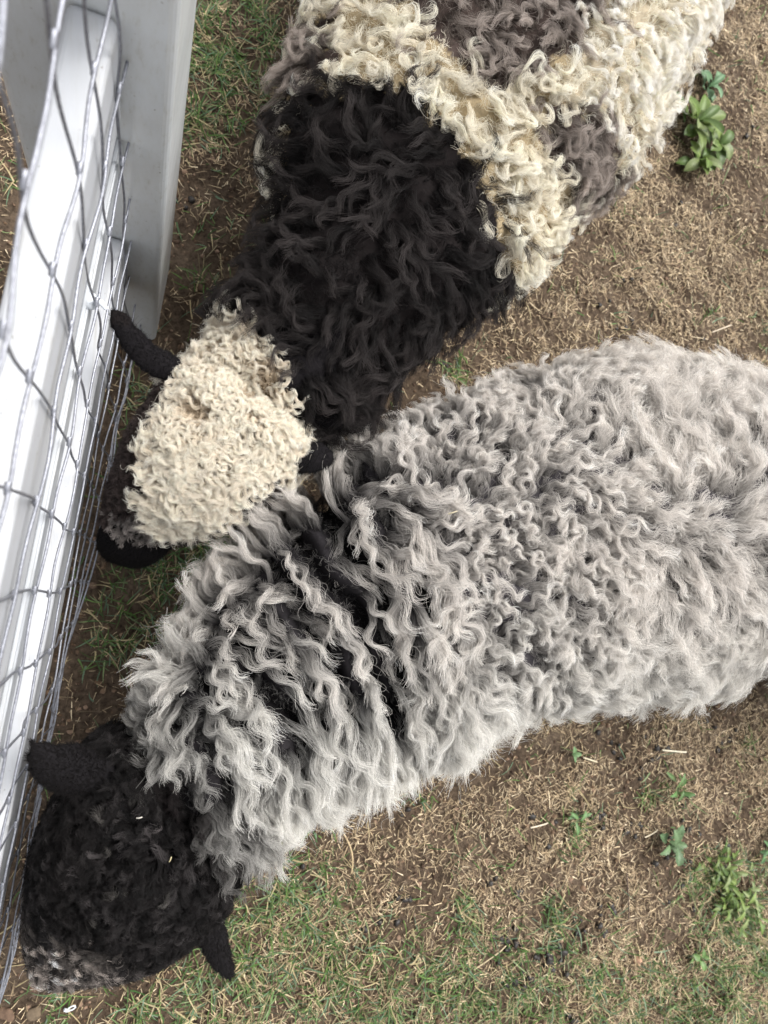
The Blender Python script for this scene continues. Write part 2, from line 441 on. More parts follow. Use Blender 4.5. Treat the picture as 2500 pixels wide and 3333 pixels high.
# plastic clip on the ground
CLIP = pvc_mat('clip_plastic', (.7, .74, .8), .3)
def loop_clip(name, a, b, z0, parent=None, wd=.0022):
    a = np.array(a); b = np.array(b); d = b-a; L_ = np.linalg.norm(d); d /= L_; s = np.array([-d[1], d[0], 0])
    th = np.linspace(0, 2*pi, 22)
    path = np.array([(a+b)/2+d*L_/2*math.cos(t)+s*L_*.22*math.sin(t) for t in th])
    v, f = tube(path, wd, 6)
    return v, f
q = D(150, 2180, .006)
va, fa = loop_clip('c', D(146, 2182, .008), D(163, 2174, .008), 0, wd=.0014)
vb, fb = tube(np.array([D(139, 2181, .008), D(144, 2183, .007), D(149, 2182, .008)]), .0032, 8)
v, f = merge([(va, fa), (vb, fb)])
o = link('plastic_clip', np_mesh('plastic_clip', v-q, f), CLIP); o.location = q
tag(o, 'broken white plastic clip lying on the soil in the lower left corner', 'clip')

# ------------------------------------------------------------------ weeds
LEAF = col_mat('weed_leaf', .45, .25)
def leaf(root, az, L, wd, lift, col, toothed=0, K=12, W=5):
    t = np.linspace(0, 1, K); s = np.linspace(-1, 1, W)
    prof = np.sin(pi*np.clip(t, 0, 1)**.72)**.8*(.25+.75*t)+.06
    prof = prof/prof.max()
    if toothed: prof = prof*(1-.28*toothed*(np.arange(K) % 2))
    prof[-1] = .03
    ang = lift-t*random.uniform(.6, 1.5)
    ds = L/(K-1); hx = np.cumsum(np.cos(ang))*ds; hz = np.cumsum(np.sin(ang))*ds
    d = np.array([math.cos(az), math.sin(az), 0]); sd_ = np.array([-d[1], d[0], 0])
    wave = random.uniform(0, 6)
    c = root+d*hx[:, None]+np.array([0, 0, 1])*hz[:, None]
    v = c[:, None]+sd_*(s[None, :, None]*prof[:, None, None]*wd/2)+np.array([0, 0, 1])*((abs(s)[None, :]*.16*wd*prof[:, None]+.05*wd*np.sin(7*t+wave)[:, None]*s[None])[..., None])
    v = v.reshape(-1, 3); v[:, 2] = np.maximum(v[:, 2], .004)
    i, j = np.meshgrid(np.arange(K-1), np.arange(W-1), indexing='ij'); i = i.ravel(); j = j.ravel()
    f = np.stack([i*W+j, i*W+j+1, (i+1)*W+j+1, (i+1)*W+j], 1)
    cc = np.tile(np.array(col), (K, W, 1)); cc[:, W//2] = np.array(col)*1.35+.01
    return v, f, cc.reshape(-1, 3)
def weed(u, v, n, L, wd, label, cols, toothed=0, spread=0, azr=(0, 2*pi)):
    q = D(u, v); r = empty('weed', (q[0], q[1], 0))
    tag(r, label, 'plant')
    for k in range(n):
        az_ = azr[0]+(azr[1]-azr[0])*(k+random.uniform(-.3, .3))/n
        ll = L*random.uniform(.6, 1.1)
        rt = np.array([q[0], q[1], .004+.012*(k % 3)])+np.array([random.gauss(0, spread), random.gauss(0, spread), 0])
        c_ = np.array(cols[k % len(cols)])*random.uniform(.8, 1.2)
        vv, ff, cc = leaf(rt, az_, ll, wd*random.uniform(.75, 1.15), random.uniform(.4, 1.15), c_, toothed)
        me = np_mesh('leaf', vv, ff); vcol(me, cc)
        link('leaf', me, LEAF, r)
    return r
G1 = [(.11, .17, .035), (.16, .22, .06), (.075, .125, .03), (.20, .25, .10)]
weed(1488, 275, 17, .085, .032, 'leafy green rosette weed beside the cream fleece at upper right, largest clump', G1, spread=.010)
weed(1535, 322, 13, .075, .030, 'green weed with rounded leaves at the right end of the upper right clump', G1, spread=.006)
weed(1498, 355, 12, .07, .027, 'green weed with rounded leaves at the lower end of the upper right clump', G1, spread=.006)
weed(1518, 195, 10, .065, .024, 'dusty green weed with small leaves at the top of the upper right clump', [(.13, .22, .12), (.10, .19, .09)], .6, .006)
weed(1440, 1812, 7, .06, .026, 'bluish green toothed leaf rosette left of the big grassy tuft at lower right', [(.12, .19, .09), (.09, .15, .07)], 1, .004)
weed(1455, 1700, 8, .045, .013, 'small green weed with toothed leaves below the pale level stalk', [(.1, .2, .06), (.13, .22, .08)], 1, .01)
weed(1545, 1870, 36, .04, .013, 'bright green toothed weed in the upper part of the big lower right tuft', G1, 1, .025)
weed(1590, 1960, 44, .045, .013, 'dense green toothed weed in the lower part of the big lower right tuft', G1, 1, .03)
weed(1560, 1925, 40, .04, .012, 'green toothed weed in the middle of the big lower right tuft', G1, 1, .025)
weed(1650, 1825, 8, .045, .014, 'small green weed cut by the right edge beside the tuft', [(.1, .2, .08)], 1, .008)
weed(1496, 2140-80, 5, .035, .014, 'small bright green leaf sprout in the straw right of the dead leaf', [(.16, .27, .09)], 0, .004)
weed(1235, 1625, 4, .028, .010, 'tiny green seedling on the soil just below the grey fleece', [(.16, .27, .12)], 0, .006)
weed(1240, 1765, 5, .03, .009, 'tiny green sprout in the straw right of the broken pale stalk', [(.12, .22, .08)], 0, .006)

# ------------------------------------------------------------------ fence
g1 = P(425, 1110); g2 = P(0, 3290)
fd = (g2-g1); fd /= np.linalg.norm(fd); fn = np.array([-fd[1], fd[0], 0.])      # along, and inward normal
if fn @ (-g1) < 0: fn = -fn
S0 = abs(g1 @ fn)
a_post = g1 @ fd
def FP(a, s, z):       # a along (0 = nearest to the phone), s towards the sheep from the mesh plane
    return fd*a+fn*(-S0+s)+np.array([0, 0, z])
root = empty('fence', FP(0, -.03, 0))
tag(root, 'white plastic post-and-rail fence hung with galvanised wire mesh along the left side', 'fence')
def fbox(name, a0, a1, s0, s1, z0, z1, m, bev=.004, seg=3, grooves=None):
    bm = bmesh.new()
    vs = [bm.verts.new(FP(a, s, z)) for a in (a0, a1) for s in (s0, s1) for z in (z0, z1)]
    for q in ((0, 1, 3, 2), (4, 6, 7, 5), (0, 4, 5, 1), (2, 3, 7, 6), (0, 2, 6, 4), (1, 5, 7, 3)):
        bm.faces.new([vs[t] for t in q])
    bmesh.ops.recalc_face_normals(bm, faces=bm.faces)
    bmesh.ops.bevel(bm, geom=bm.edges[:], offset=bev, segments=seg, profile=.5, affect='EDGES')
    for f in bm.faces: f.smooth = False
    me = bpy.data.meshes.new(name); bm.to_mesh(me); bm.free()
    return link(name, me, m, root)
post_w = .165
ss = (P(505, 1115) @ fn)+S0
A0 = (P(505, 1115) @ fd)
POST = pvc_mat('post_plastic', (.63, .65, .66), .2)
fbox('post', A0-post_w, A0, ss-post_w, ss, -.05, 1.16, POST, .009, 4)
fbox('post_cap', A0-post_w-.008, A0+.008, ss-post_w-.008, ss+.008, 1.161, 1.19, POST, .008, 3)
AE = A0+2.6
fbox('post', AE, AE+post_w, ss-post_w, ss, -.05, 1.16, POST, .009, 4)
wR = .042
fbox('rail', A0+.001, AE-.001, -.002-wR, -.002, .755, .89, PVC, .008, 4)
fbox('rail', A0+.001, AE-.001, -.004-wR, -.004, .29, .455, PVC, .009, 4)
MID = pvc_mat('mid_rail_plastic', (.45, .47, .50), .3)
for k, (s0, s1, z1) in enumerate([(-.049, -.003, .70)]):
    fbox('rail', A0+.001, AE-.001, s0, s1, .665, z1, MID, .002, 2)
for s_, h in ((-.046, .006), (-.036, .004), (-.026, .008), (-.016, .004), (-.007, .006)):
    fbox('rail_rib', A0+.002, AE-.002, s_-.0022, s_+.0022, .7005, .701+h, MID, .001, 1)
# mesh: line wires run along, stays are upright
zl = [.015, .055, .10, .20, .32, .45, .58, .71, .84, .97, 1.10, 1.2]
sn1 = SNoise(31, .5); sn2 = SNoise(32, .16)
SP = .078
def mesh_s(a, z):
    p_ = np.stack([a, 0*a, z+0*a], -1)
    low = np.clip((.45-z)/.45, 0, 1)
    top = np.clip((z-.95)/.25, 0, 1)
    return .002+.002*sn2(p_)*.6+low*(.009*sn1(p_)+.001)+top*.002*sn1(p_)
aw = np.arange(A0+.002, AE, .013)
for z in zl:
    s = mesh_s(aw, z)
    kink = .0022*np.abs(np.sin(pi*(aw-A0)/SP))*(1 if z > .2 else .5)
    zz = z+.003*sn1(np.stack([aw, 0*aw+5, 0*aw+z], -1))-kink
    path = np.array([FP(a, s_+.002, z_) for a, s_, z_ in zip(aw, s, zz)])
    v, f = tube(path, .0015, 8)
    link('line_wire', np_mesh('line_wire', v, f), WIRE, root)
for kk in range(int((AE-A0)/SP)):
    a = A0+.03+kk*SP
    zz = np.linspace(.01, 1.2, 60)
    ja = .003*sn1(np.stack([0*zz+a, 0*zz, zz], -1))
    bow = .0022*np.sin(pi*np.interp(zz, zl, np.arange(len(zl))))
    path = np.array([FP(a+j_, float(mesh_s(np.array([a]), z_)[0])-.0008+b_, z_) for z_, j_, b_ in zip(zz, ja, bow)])
    v, f = tube(path, .00135, 8)
    knots = [(v, f)]
    for z_ in zl:
        pz = FP(a+.003*float(sn1(np.array([[a, 0, z_]]))[0]), float(mesh_s(np.array([a]), z_)[0])+.001, z_)
        kv, kf = tube(np.array([pz-fd*.004+[0, 0, .0015], pz+[0, 0, .002], pz+fd*.004-[0, 0, .0015]]), .0023, 6)
        knots.append((kv, kf))
    v, f = merge(knots)
    link('stay_wire', np_mesh('stay_wire', v, f), WIRE, root)
# plastic clips that hold the mesh to the rails
for (u_, v_, z_) in ((242, 967, .70), (367, 312, .70), (13, 3121, .45)):
    q = P(u_, v_, z_); a_ = q @ fd
    c = FP(a_, .004, z_)
    bm = bmesh.new()
    bmesh.ops.create_uvsphere(bm, u_segments=14, v_segments=10, radius=.0095)
    for vv in bm.verts: vv.co = Vector((vv.co.x, vv.co.y, vv.co.z*.7))
    for ff in bm.faces: ff.smooth = True
    me = bpy.data.meshes.new('clip'); bm.to_mesh(me); bm.free()
    o = link('clip', me, CLIP, None); o.location = c-np.array(root.location)-fn*.006; o.parent = root
    cv, cf = tube(np.array([c-fn*.006, c+fn*.004+[0, 0, .004], c+fn*.010+fd*.004]), [.004, .0035, .0025], 8)
    link('clip_pin', np_mesh('clip_pin', cv-c+fn*.006, cf), CLIP, None).parent = o
bpy.context.view_layer.update()

# ------------------------------------------------------------------ sheep
def catmull(A, n):
    A = np.asarray(A, float); m = len(A)
    t = np.linspace(0, m-1, n); i = np.clip(t.astype(int), 0, m-2); f = (t-i)[:, None]
    g = lambda k: A[np.clip(k, 0, m-1)]
    p0, p1, p2, p3 = g(i-1), g(i), g(i+1), g(i+2)
    return .5*((2*p1)+(-p0+p2)*f+(2*p0-5*p1+4*p2-p3)*f*f+(-p0+3*p1-3*p2+p3)*f**3)
class Loft:
    """stations: (uL,vL,uR,vR,z_eq,z_top,z_bot,inset); uL.. are the outline of the wool"""
    def __init__(s, st, nu=160, nt=72, ridge=None):
        rows = []
        for (a, b, c, d, ze, zt, zb, ins) in st:
            Lp = D(a, b, ze); Rp = D(c, d, ze)
            cen = (Lp+Rp)/2; hw = (Rp-Lp)/2; ln = np.linalg.norm(hw)
            rows.append([*cen[:2], *(hw/ln*(ln-ins))[:2], ze, zt-ins-ze, ze-zb])
        R = catmull(rows, nu)
        s.th = np.linspace(-pi, pi, nt)
        c, h = R[:, 0:2], R[:, 2:4]
        st_, ct = np.sin(s.th), np.cos(s.th)
        # slightly squared ring
        sx = np.sign(st_)*np.abs(st_)**.9; cz = np.sign(ct)*np.abs(ct)**.9
        G = np.zeros((nu, nt, 3))
        G[..., 0] = c[:, None, 0]+h[:, None, 0]*sx; G[..., 1] = c[:, None, 1]+h[:, None, 1]*sx
        G[..., 2] = R[:, None, 4]+np.where(cz > 0, R[:, None, 5]*cz, R[:, None, 6]*cz)
        s.G = G; s.nu = nu; s.nt = nt; s.update()
        if ridge is not None:
            d = ridge(G, s.U, s.th)
            s.G = G = G+s.N*d[..., None]; s.update()
    def update(s):
        G = s.G
        s.du = np.gradient(G, axis=0); s.dt = np.gradient(G, axis=1)
        n = np.cross(s.dt, s.du); ln = np.linalg.norm(n, axis=2)[..., None]+1e-12
        s.N = n/ln
        if s.N[s.nu//2, s.nt//2, 2] < 0: s.N = -s.N
        s.U = np.linspace(0, 1, s.nu)
    def sample(s, n, wfun=None, mask=None):
        A = np.linalg.norm(np.cross(s.du, s.dt), axis=2)
        if mask is not None: A = A*mask(s.G)
        if wfun is not None: A = A*wfun(s)
        A = A[:-1, :-1].ravel(); A = A/A.sum()
        k = rng.choice(len(A), n, p=A); i = k//(s.nt-1); j = k % (s.nt-1)
        fi, fj = rng.random(n), rng.random(n)
        def lerp(M):
            return (M[i, j]*((1-fi)*(1-fj))[:, None]+M[i+1, j]*(fi*(1-fj))[:, None]+M[i, j+1]*((1-fi)*fj)[:, None]+M[i+1, j+1]*(fi*fj)[:, None])
        nrm = lambda a: a/(np.linalg.norm(a, axis=1)[:, None]+1e-9)
        th = s.th[j]+fj*(s.th[1]-s.th[0]); u = (i+fi)/(s.nu-1)
        return dict(p=lerp(s.G), n=nrm(lerp(s.N)), du=nrm(lerp(s.du)), dt=nrm(lerp(s.dt)), th=th, u=u)
    def mesh(s):
        nu, nt = s.nu, s.nt
        G = s.G[:, :-1].reshape(-1, 3); m = nt-1
        i, j = np.meshgrid(np.arange(nu-1), np.arange(m), indexing='ij'); i = i.ravel(); j = j.ravel()
        f = np.stack([i*m+j, i*m+(j+1) % m, (i+1)*m+(j+1) % m, (i+1)*m+j], 1).tolist()
        f.append(list(range(m))[::-1]); f.append([(nu-1)*m+t for t in range(m)])
        return G, f
def leg_parts(x, y, ztop, back):
    b = .04 if back else 0.015
    path = np.array([[x, y, ztop], [x+b*.3, y, .36], [x+b, y, .27], [x, y, .17], [x-.004, y, .08], [x, y, .045], [x, y, .02], [x, y, .0]])
    rad = np.array([.07, .055, .034, .024, .021, .027, .029, .031])
    P_ = catmull(np.c_[path, rad], 40)
    return tube(P_[:, :3], P_[:, 3], 16)
def blob(c, r, n=14):
    th = np.linspace(.08, pi-.08, n); path = np.stack([c[0]+0*th, c[1]+0*th, c[2]+r[2]*np.cos(th)], 1)
    return tube(path, r[0]*np.sin(th), 18)
def ear_loft(pts, wds, thick=.0075, zs=None, m=20):
    """flat leaf-shaped ear along view points (u,v,z)"""
    P_ = np.array([D(u, v, z) for u, v, z in pts]); R = catmull(np.c_[P_, np.array(wds)], 36)
    c = R[:, :3]; w_ = np.maximum(R[:, 3], .002)
    tg = np.gradient(c, axis=0); tg /= np.linalg.norm(tg, axis=1)[:, None]
    s = np.cross(tg, [0, 0, 1]); s /= np.linalg.norm(s, axis=1)[:, None]; up = np.cross(s, tg)
    th = np.arange(m)*2*pi/m
    tk = thick*np.clip(w_/w_.max(), .25, 1)
    v = c[:, None]+s[:, None]*(w_[:, None, None]*np.cos(th)[None, :, None])+up[:, None]*((tk[:, None]*np.sin(th)[None]-.35*w_[:, None]*(np.cos(th)**2)[None])[..., None])
    i, j = np.meshgrid(np.arange(35), np.arange(m), indexing='ij'); i = i.ravel(); j = j.ravel()
    f = np.stack([i*m+j, i*m+(j+1) % m, (i+1)*m+(j+1) % m, (i+1)*m+j], 1).tolist()
    f.append(list(range(m))[::-1]); f.append([35*m+t for t in range(m)])
    return v.reshape(-1, 3), f
def build_body(name, pieces, colfun, parent, voxel=.006):
    V = []; Fc = []; o = 0
    for v, f in pieces:
        V.append(np.asarray(v)); f = f.tolist() if hasattr(f, 'tolist') else f
        Fc += [[t+o for t in q] for q in f]; o += len(v)
    V = np.concatenate(V)
    me = bpy.data.meshes.new(name); me.from_pydata(V.tolist(), [], Fc); me.update()
    bm = bmesh.new(); bm.from_mesh(me)
    bmesh.ops.holes_fill(bm, edges=[e for e in bm.edges if e.is_boundary], sides=0)
    bmesh.ops.recalc_face_normals(bm, faces=bm.faces); bm.to_mesh(me); bm.free()
    o = bpy.data.objects.new(name, me); C.objects.link(o)
    r = o.modifiers.new('r', 'REMESH'); r.mode = 'VOXEL'; r.voxel_size = voxel
    sm = o.modifiers.new('s', 'SMOOTH'); sm.iterations = 4; sm.factor = .5
    dg = bpy.context.evaluated_depsgraph_get()
    m2 = bpy.data.meshes.new_from_object(o.evaluated_get(dg)); o.modifiers.clear(); o.data = m2
    bpy.data.meshes.remove(me)
    co = np.zeros(len(m2.vertices)*3, np.float32); m2.vertices.foreach_get('co', co); co = co.reshape(-1, 3)
    m2.polygons.foreach_set('use_smooth', np.ones(len(m2.polygons), bool))
    vcol(m2, colfun(co)); m2.name = name
    m2.materials.clear(); m2.materials.append(SKIN)
    o.parent = parent; o.matrix_parent_inverse = Matrix.Translation(-Vector(parent.location))
    return o
def mesh_roots(o, n, keepfun):
    me = o.data; me.calc_loop_triangles(); nt_ = len(me.loop_triangles)
    tri = np.zeros(nt_*3, np.int32); me.loop_triangles.foreach_get('vertices', tri); tri = tri.reshape(-1, 3)
    co = np.zeros(len(me.vertices)*3, np.float32); me.vertices.foreach_get('co', co); co = co.reshape(-1, 3)
    a, b, c = co[tri[:, 0]], co[tri[:, 1]], co[tri[:, 2]]
    cr = np.cross(b-a, c-a); ar = np.linalg.norm(cr, axis=1)
    wgt = ar*keepfun((a+b+c)/3); k = rng.choice(nt_, n, p=wgt/wgt.sum())
    r1 = np.sqrt(rng.random(n))[:, None]; r2 = rng.random(n)[:, None]
    p = a[k]*(1-r1)+b[k]*r1*(1-r2)+c[k]*r1*r2
    return p, cr[k]/(ar[k][:, None]+1e-12)

def grow(p, n, T, L, lift, wav, nw, hook, clump, nh, croot, ctip, K=16, frizz=.25, stray=.06, rad=.00023, tipc=.25, cpow=1.0, ph=None, jv=.45):
    """locks -> hair curves.  every argument but the last few is per lock"""
    m = len(p)
    T = T-n*(T*n).sum(1)[:, None]; T /= np.linalg.norm(T, axis=1)[:, None]+1e-9
    B = np.cross(n, T)
    if ph is None: ph = rng.uniform(0, 2*pi, m)
    idx = np.repeat(np.arange(m), nh); N = len(idx)
    t = np.linspace(0, 1, K)[None]
    r = lambda s_: rng.normal(0, s_, N)[:, None]
    isst = (rng.random(N) < stray)[:, None]
    fz = np.where(isst, frizz*3.2, frizz)
    lenf = np.where(isst[:, 0], rng.uniform(.5, 1.2, N), rng.uniform(.72, 1.0, N))
    Lh = L[idx]*lenf
    al = (wav[idx][:, None]*(1+fz*.5*r(1)))*np.sin(2*pi*nw[idx][:, None]*(t*lenf[:, None])+ph[idx][:, None]+fz*r(1))*np.clip(t*3, .3, 1) \
        + hook[idx][:, None]*(1+fz*.3*r(1))*(t*lenf[:, None])**1.6 + fz*.6*r(1)*t + fz*r(.8)*np.sin(2*pi*(1.3+abs(r(1.2)))*t+r(2))*t
    ds = (Lh/(K-1))[:, None]
    cT = np.cumsum(np.cos(al)*ds, 1)-np.cos(al[:, :1])*ds
    cB = np.cumsum(np.sin(al)*ds, 1)-np.sin(al[:, :1])*ds
    th_ = rng.uniform(0, 2*pi, N)[:, None]; rr = np.sqrt(rng.random(N))[:, None]*clump[idx][:, None]
    spread = (1-(1-tipc)*t**1.2)*rr
    # twist the lock round its own axis
    tw = th_+2.2*pi*t*rng.choice([-1, 1], m)[idx][:, None]*.6
    oB = spread*np.cos(tw); oN = spread*np.sin(tw)*.75
    # the wave itself also lifts and dips
    hN = lift[idx][:, None]*(1-(1-t)**2.2)+.16*L[idx][:, None]*np.abs(wav[idx])[:, None]*np.clip(t*2, 0, 1)*np.cos(2*pi*nw[idx][:, None]*t+ph[idx][:, None])*.28 + oN + r(.0016)*t*(1+3*isst)
    hN = np.maximum(hN, -.004)
    pts = p[idx][:, None]+T[idx][:, None]*cT[..., None]+B[idx][:, None]*(cB+oB)[..., None]+n[idx][:, None]*hN[..., None]
    w_ = (t[..., None]**cpow)
    jit = (1.12-jv*rng.random(N)**1.6)[:, None, None]*(1-.25*isst[:, :, None])
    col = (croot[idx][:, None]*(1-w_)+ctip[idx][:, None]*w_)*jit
    rd = rad*(1-.55*t)*np.ones((N, 1))
    return pts.astype(np.float32), np.clip(col, 0, .95).astype(np.float32), rd.astype(np.float32)
def curves_obj(name, chunks, parent, mat_=WOOL):
    cu = bpy.data.hair_curves.new(name)
    sizes = []; pos = []; col = []; rad = []
    for p_, c_, r_ in chunks:
        N, K = p_.shape[:2]; sizes += [K]*N
        pos.append(p_.reshape(-1, 3)); col.append(c_.reshape(-1, 3)); rad.append(r_.ravel())
    cu.add_curves(sizes)
    pos = np.concatenate(pos); col = np.concatenate(col); rad = np.concatenate(rad)
    cu.attributes['position'].data.foreach_set('vector', pos.ravel())
    if 'radius' not in cu.attributes: cu.attributes.new('radius', 'FLOAT', 'POINT')
    cu.attributes['radius'].data.foreach_set('value', rad)
    a = cu.attributes.new('col', 'FLOAT_COLOR', 'POINT')
    c4 = np.ones((len(col), 4), np.float32); c4[:, :3] = col; a.data.foreach_set('color', c4.ravel())
    cu.materials.append(mat_)
    o = bpy.data.objects.new(name, cu); C.objects.link(o)
    o.parent = parent; o.matrix_parent_inverse = Matrix.Translation(-Vector(parent.location))
    print(name, len(sizes), len(pos))
    return o
def rot(T, n, ang):
    B = np.cross(n, T)
    return T*np.cos(ang)[:, None]+B*np.sin(ang)[:, None]
def facing(n, p, th=-.25):
    v = np.array([0, 0, H])-p; v /= np.linalg.norm(v, axis=1)[:, None]
    return (n*v).sum(1) > th
def upper(s):
    return np.where(np.abs(s.th)[None] < 2.1, 1.0, .12)*np.ones((s.nu, 1))
def sel(S, k):
    return {a: b[k] for a, b in S.items()}

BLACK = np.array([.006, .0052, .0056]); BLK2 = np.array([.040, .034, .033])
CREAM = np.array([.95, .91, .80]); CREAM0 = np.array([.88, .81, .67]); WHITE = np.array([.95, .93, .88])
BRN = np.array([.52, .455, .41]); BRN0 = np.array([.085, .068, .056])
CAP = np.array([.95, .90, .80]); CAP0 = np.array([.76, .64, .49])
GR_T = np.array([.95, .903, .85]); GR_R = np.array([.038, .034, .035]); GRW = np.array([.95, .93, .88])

# ---------- sheep with the cream cap
I = .042
stA = [(1500, -1060, 1650, -1000, .50, .60, .36, .02), (1200, -1050, 1800, -820, .48, .66, .28, I), (1000, -850, 1850, -450, .46, .70, .24, I), (860, -560, 1715, -190, .46, .71, .24, I),
       (740, -250, 1575, 10, .46, .70, .25, I), (655, 0, 1475, 185, .47, .69, .27, I), (580, 150, 1385, 370, .47, .69, .28, I), (546, 300, 1250, 490, .48, .68, .30, I),
       (545, 430, 1165, 610, .48, .67, .31, I), (525, 520, 1055, 690, .49, .66, .33, I), (465, 610, 955, 770, .49, .65, .34, I), (420, 680, 870, 860, .49, .63, .35, I),
       (385, 745, 770, 960, .49, .60, .36, .03), (370, 800, 690, 1000, .48, .57, .38, .035)]
hdA = [(400, 745, 690, 985, .47, .56, .37, .03), (340, 810, 665, 1020, .47, .60, .36, .02), (298, 870, 645, 1045, .46, .60, .33, .02), (262, 930, 600, 1095, .44, .59, .31, .018),
       (240, 1000, 535, 1135, .42, .56, .29, .016), (224, 1060, 465, 1155, .40, .51, .27, .014), (222, 1110, 395, 1172, .385, .455, .26, .008), (210, 1150, 350, 1205, .36, .415, .26, .002),
       (212, 1185, 315, 1222, .33, .375, .255, .0), (228, 1208, 285, 1226, .305, .335, .255, .0)]
def midrib(G, U, th):
    return 0.006*SNoise(51, .11)(G)
bA = Loft(stA, ridge=midrib); hA = Loft(hdA, 90, 56)
earA1 = ear_loft([(405, 815, .53), (365, 792, .545), (320, 768, .56), (280, 725, .57), (252, 682, .575), (240, 662, .575)], [.018, .0215, .021, .018, .014, .006])
earA2 = ear_loft([(600, 1000, .53), (640, 990, .55), (680, 985, .56), (712, 990, .555), (722, 994, .55)], [.02, .024, .024, .018, .008])
def legs(L, us, col=None):
    out = []
    for u in us:
        r = L.G[int(u*(L.nu-1))]
        for sgn in (.25, .75):
            q = r[int(sgn*(L.nt-1))]; c = r.mean(0); q = c+(q-c)*.62
            out.append(leg_parts(q[0], q[1], .42, u < .5))
    return out
CAPPOLY = [(400, 790), (408, 740), (425, 700), (480, 690), (550, 712), (582, 760), (604, 830), (615, 900), (640, 960), (605, 995), (545, 1015), (505, 1060), (445, 1098),
           (388, 1120), (352, 1102), (335, 1060), (330, 1010), (342, 955), (374, 905), (382, 850)]
BLACKPOLY = [(150, 600), (560, 470), (590, 330), (600, 240), (700, 190), (850, 195), (935, 245), (1010, 320), (1050, 420), (1075, 500), (1110, 560), (1100, 630), (1050, 720), (900, 900), (700, 1060), (300, 1300), (100, 1300)]
BROWN1 = [(880, -300), (1300, -300), (1300, 40), (1240, 110), (1170, 160), (1080, 185), (980, 150), (925, 80), (885, 0)]
BROWN2 = [(1190, 215), (1290, 240), (1340, 300), (1335, 400), (1280, 440), (1225, 420), (1190, 350), (1160, 300)]
BROWN3 = [(560, 60), (700, 40), (740, 110), (680, 150), (600, 250), (560, 250)]
def jitpx(p, s=14, seed=5):
    px = to_px(p)
    a = SNoise(seed, .05); b = SNoise(seed+1, .05)
    return px+np.stack([a(p), b(p)], -1)*s
def zoneA(p):
    px = jitpx(p)
    z = np.zeros(len(p), int)                      # 0 white
    z[(px[:, 0] < 1240) & (px[:, 1] > -200)] = 1   # cream ringlets
    z[inpoly(px, BROWN1) | inpoly(px, BROWN2) | inpoly(px, BROWN3)] = 2
    z[inpoly(px, BLACKPOLY)] = 3
    z[(px[:, 0] < 622+8*np.sin(px[:, 1]/9)) & (px[:, 1] > 285) & (px[:, 1] < 425)] = 1
    return z
ZC0 = np.array([CREAM0*1.15, CREAM0, BRN0, BLACK]); ZC1 = np.array([WHITE, CREAM, BRN, BLK2])
def skinA(co):
    z = zoneA(co); c = np.array([[.35, .3, .22], [.30, .24, .15], [.06, .045, .04], [.012, .01, .01]])[z]
    px = to_px(co)
    hd = (px[:, 1] > 700) & (px[:, 0] < 740); c[hd] = (.010, .009, .010)
    c[inpoly(px, CAPPOLY) & (co[:, 2] > .44)] = (.2, .15, .09)
    c[co[:, 2] < .25] = (.012, .01, .01)
    return c
q = D(1100, 100, 0)
sheepA = tag(empty('sheep', (q[0], q[1], 0)), 'piebald sheep with a cream woolly cap, black neck and cream and brown curly back', 'sheep')
bodyA = build_body('body', [bA.mesh(), hA.mesh(), earA1, earA2]+legs(bA, (.2, .72)), skinA, sheepA)

fn1 = SNoise(61, .22); fn2 = SNoise(62, .07)
chunks = []
# main fleece
S = bA.sample(5200, upper); k = facing(S['n'], S['p']) | (rng.random(5200) < .25); S = sel(S, k); p = S['p']; m = len(p)
z = zoneA(p)
ncap = ~(inpoly(to_px(p), CAPPOLY) & (p[:, 2] > .44)); S = sel(S, ncap); p = S['p']; m = len(p); z = zoneA(p+rng.normal(0, .008, p.shape))
px = to_px(p)
w_ = np.tanh(S['th']/.45)[:, None]
T = S['dt']*w_+S['du']*(.3+.8*(1-np.abs(w_)))
ang = .75*fn1(p)+.45*fn2(p)+rng.normal(0, .2, m)
T = rot(T, S['n'], ang)
L = np.select([z == 0, z == 1, z == 2, z == 3], [rng.uniform(.04, .065, m), rng.uniform(.055, .085, m), rng.uniform(.05, .08, m), rng.uniform(.06, .095, m)])
wav = np.select([z == 0, z == 1, z == 2, z == 3], [rng.uniform(.7, 1.3, m), rng.uniform(.5, 1.1, m), rng.uniform(.4, .8, m), rng.uniform(.3, .65, m)])
nw = rng.uniform(1.1, 2.1, m)
hook = np.select([z == 0, z == 1, z == 2, z == 3], [rng.normal(0, 1.8, m), rng.choice([-1, 1], m)*rng.uniform(2.5, 7.5, m), rng.normal(0, 1.3, m), rng.normal(0, 1.1, m)])
clump = np.select([z == 0, z == 1, z == 2, z == 3], [rng.uniform(.005, .009, m), rng.uniform(.006, .0105, m), rng.uniform(.007, .012, m), rng.uniform(.008, .014, m)])
lift = rng.uniform(.014, .032, m)
Tn = T-S['n']*(T*S['n']).sum(1)[:, None]; Tn /= np.linalg.norm(Tn, axis=1)[:, None]
ok = np.ones(m, bool)
for f_ in (.45, .9):
    q_ = to_px(p+Tn*(L*f_*.85)[:, None]+S['n']*lift[:, None]); ok &= ~(inpoly(q_, CAPPOLY) & (q_[:, 1] > 700))
S = sel(S, ok); p, T, L, wav, nw, hook, clump, lift, z, px = (a_[ok] for a_ in (p, T, L, wav, nw, hook, clump, lift, z, px)); m = len(p)
shade = rng.uniform(.8, 1.1, m)[:, None]
chunks.append(grow(p, S['n'], T, L, lift, wav, nw, hook, clump, 40, ZC0[z]*shade, ZC1[z]*shade*np.where(z == 3, rng.uniform(.6, 2.1, m), 1)[:, None], K=20, frizz=.15, cpow=.8, ph=3*fn2(p+1)+rng.normal(0, .7, m)))
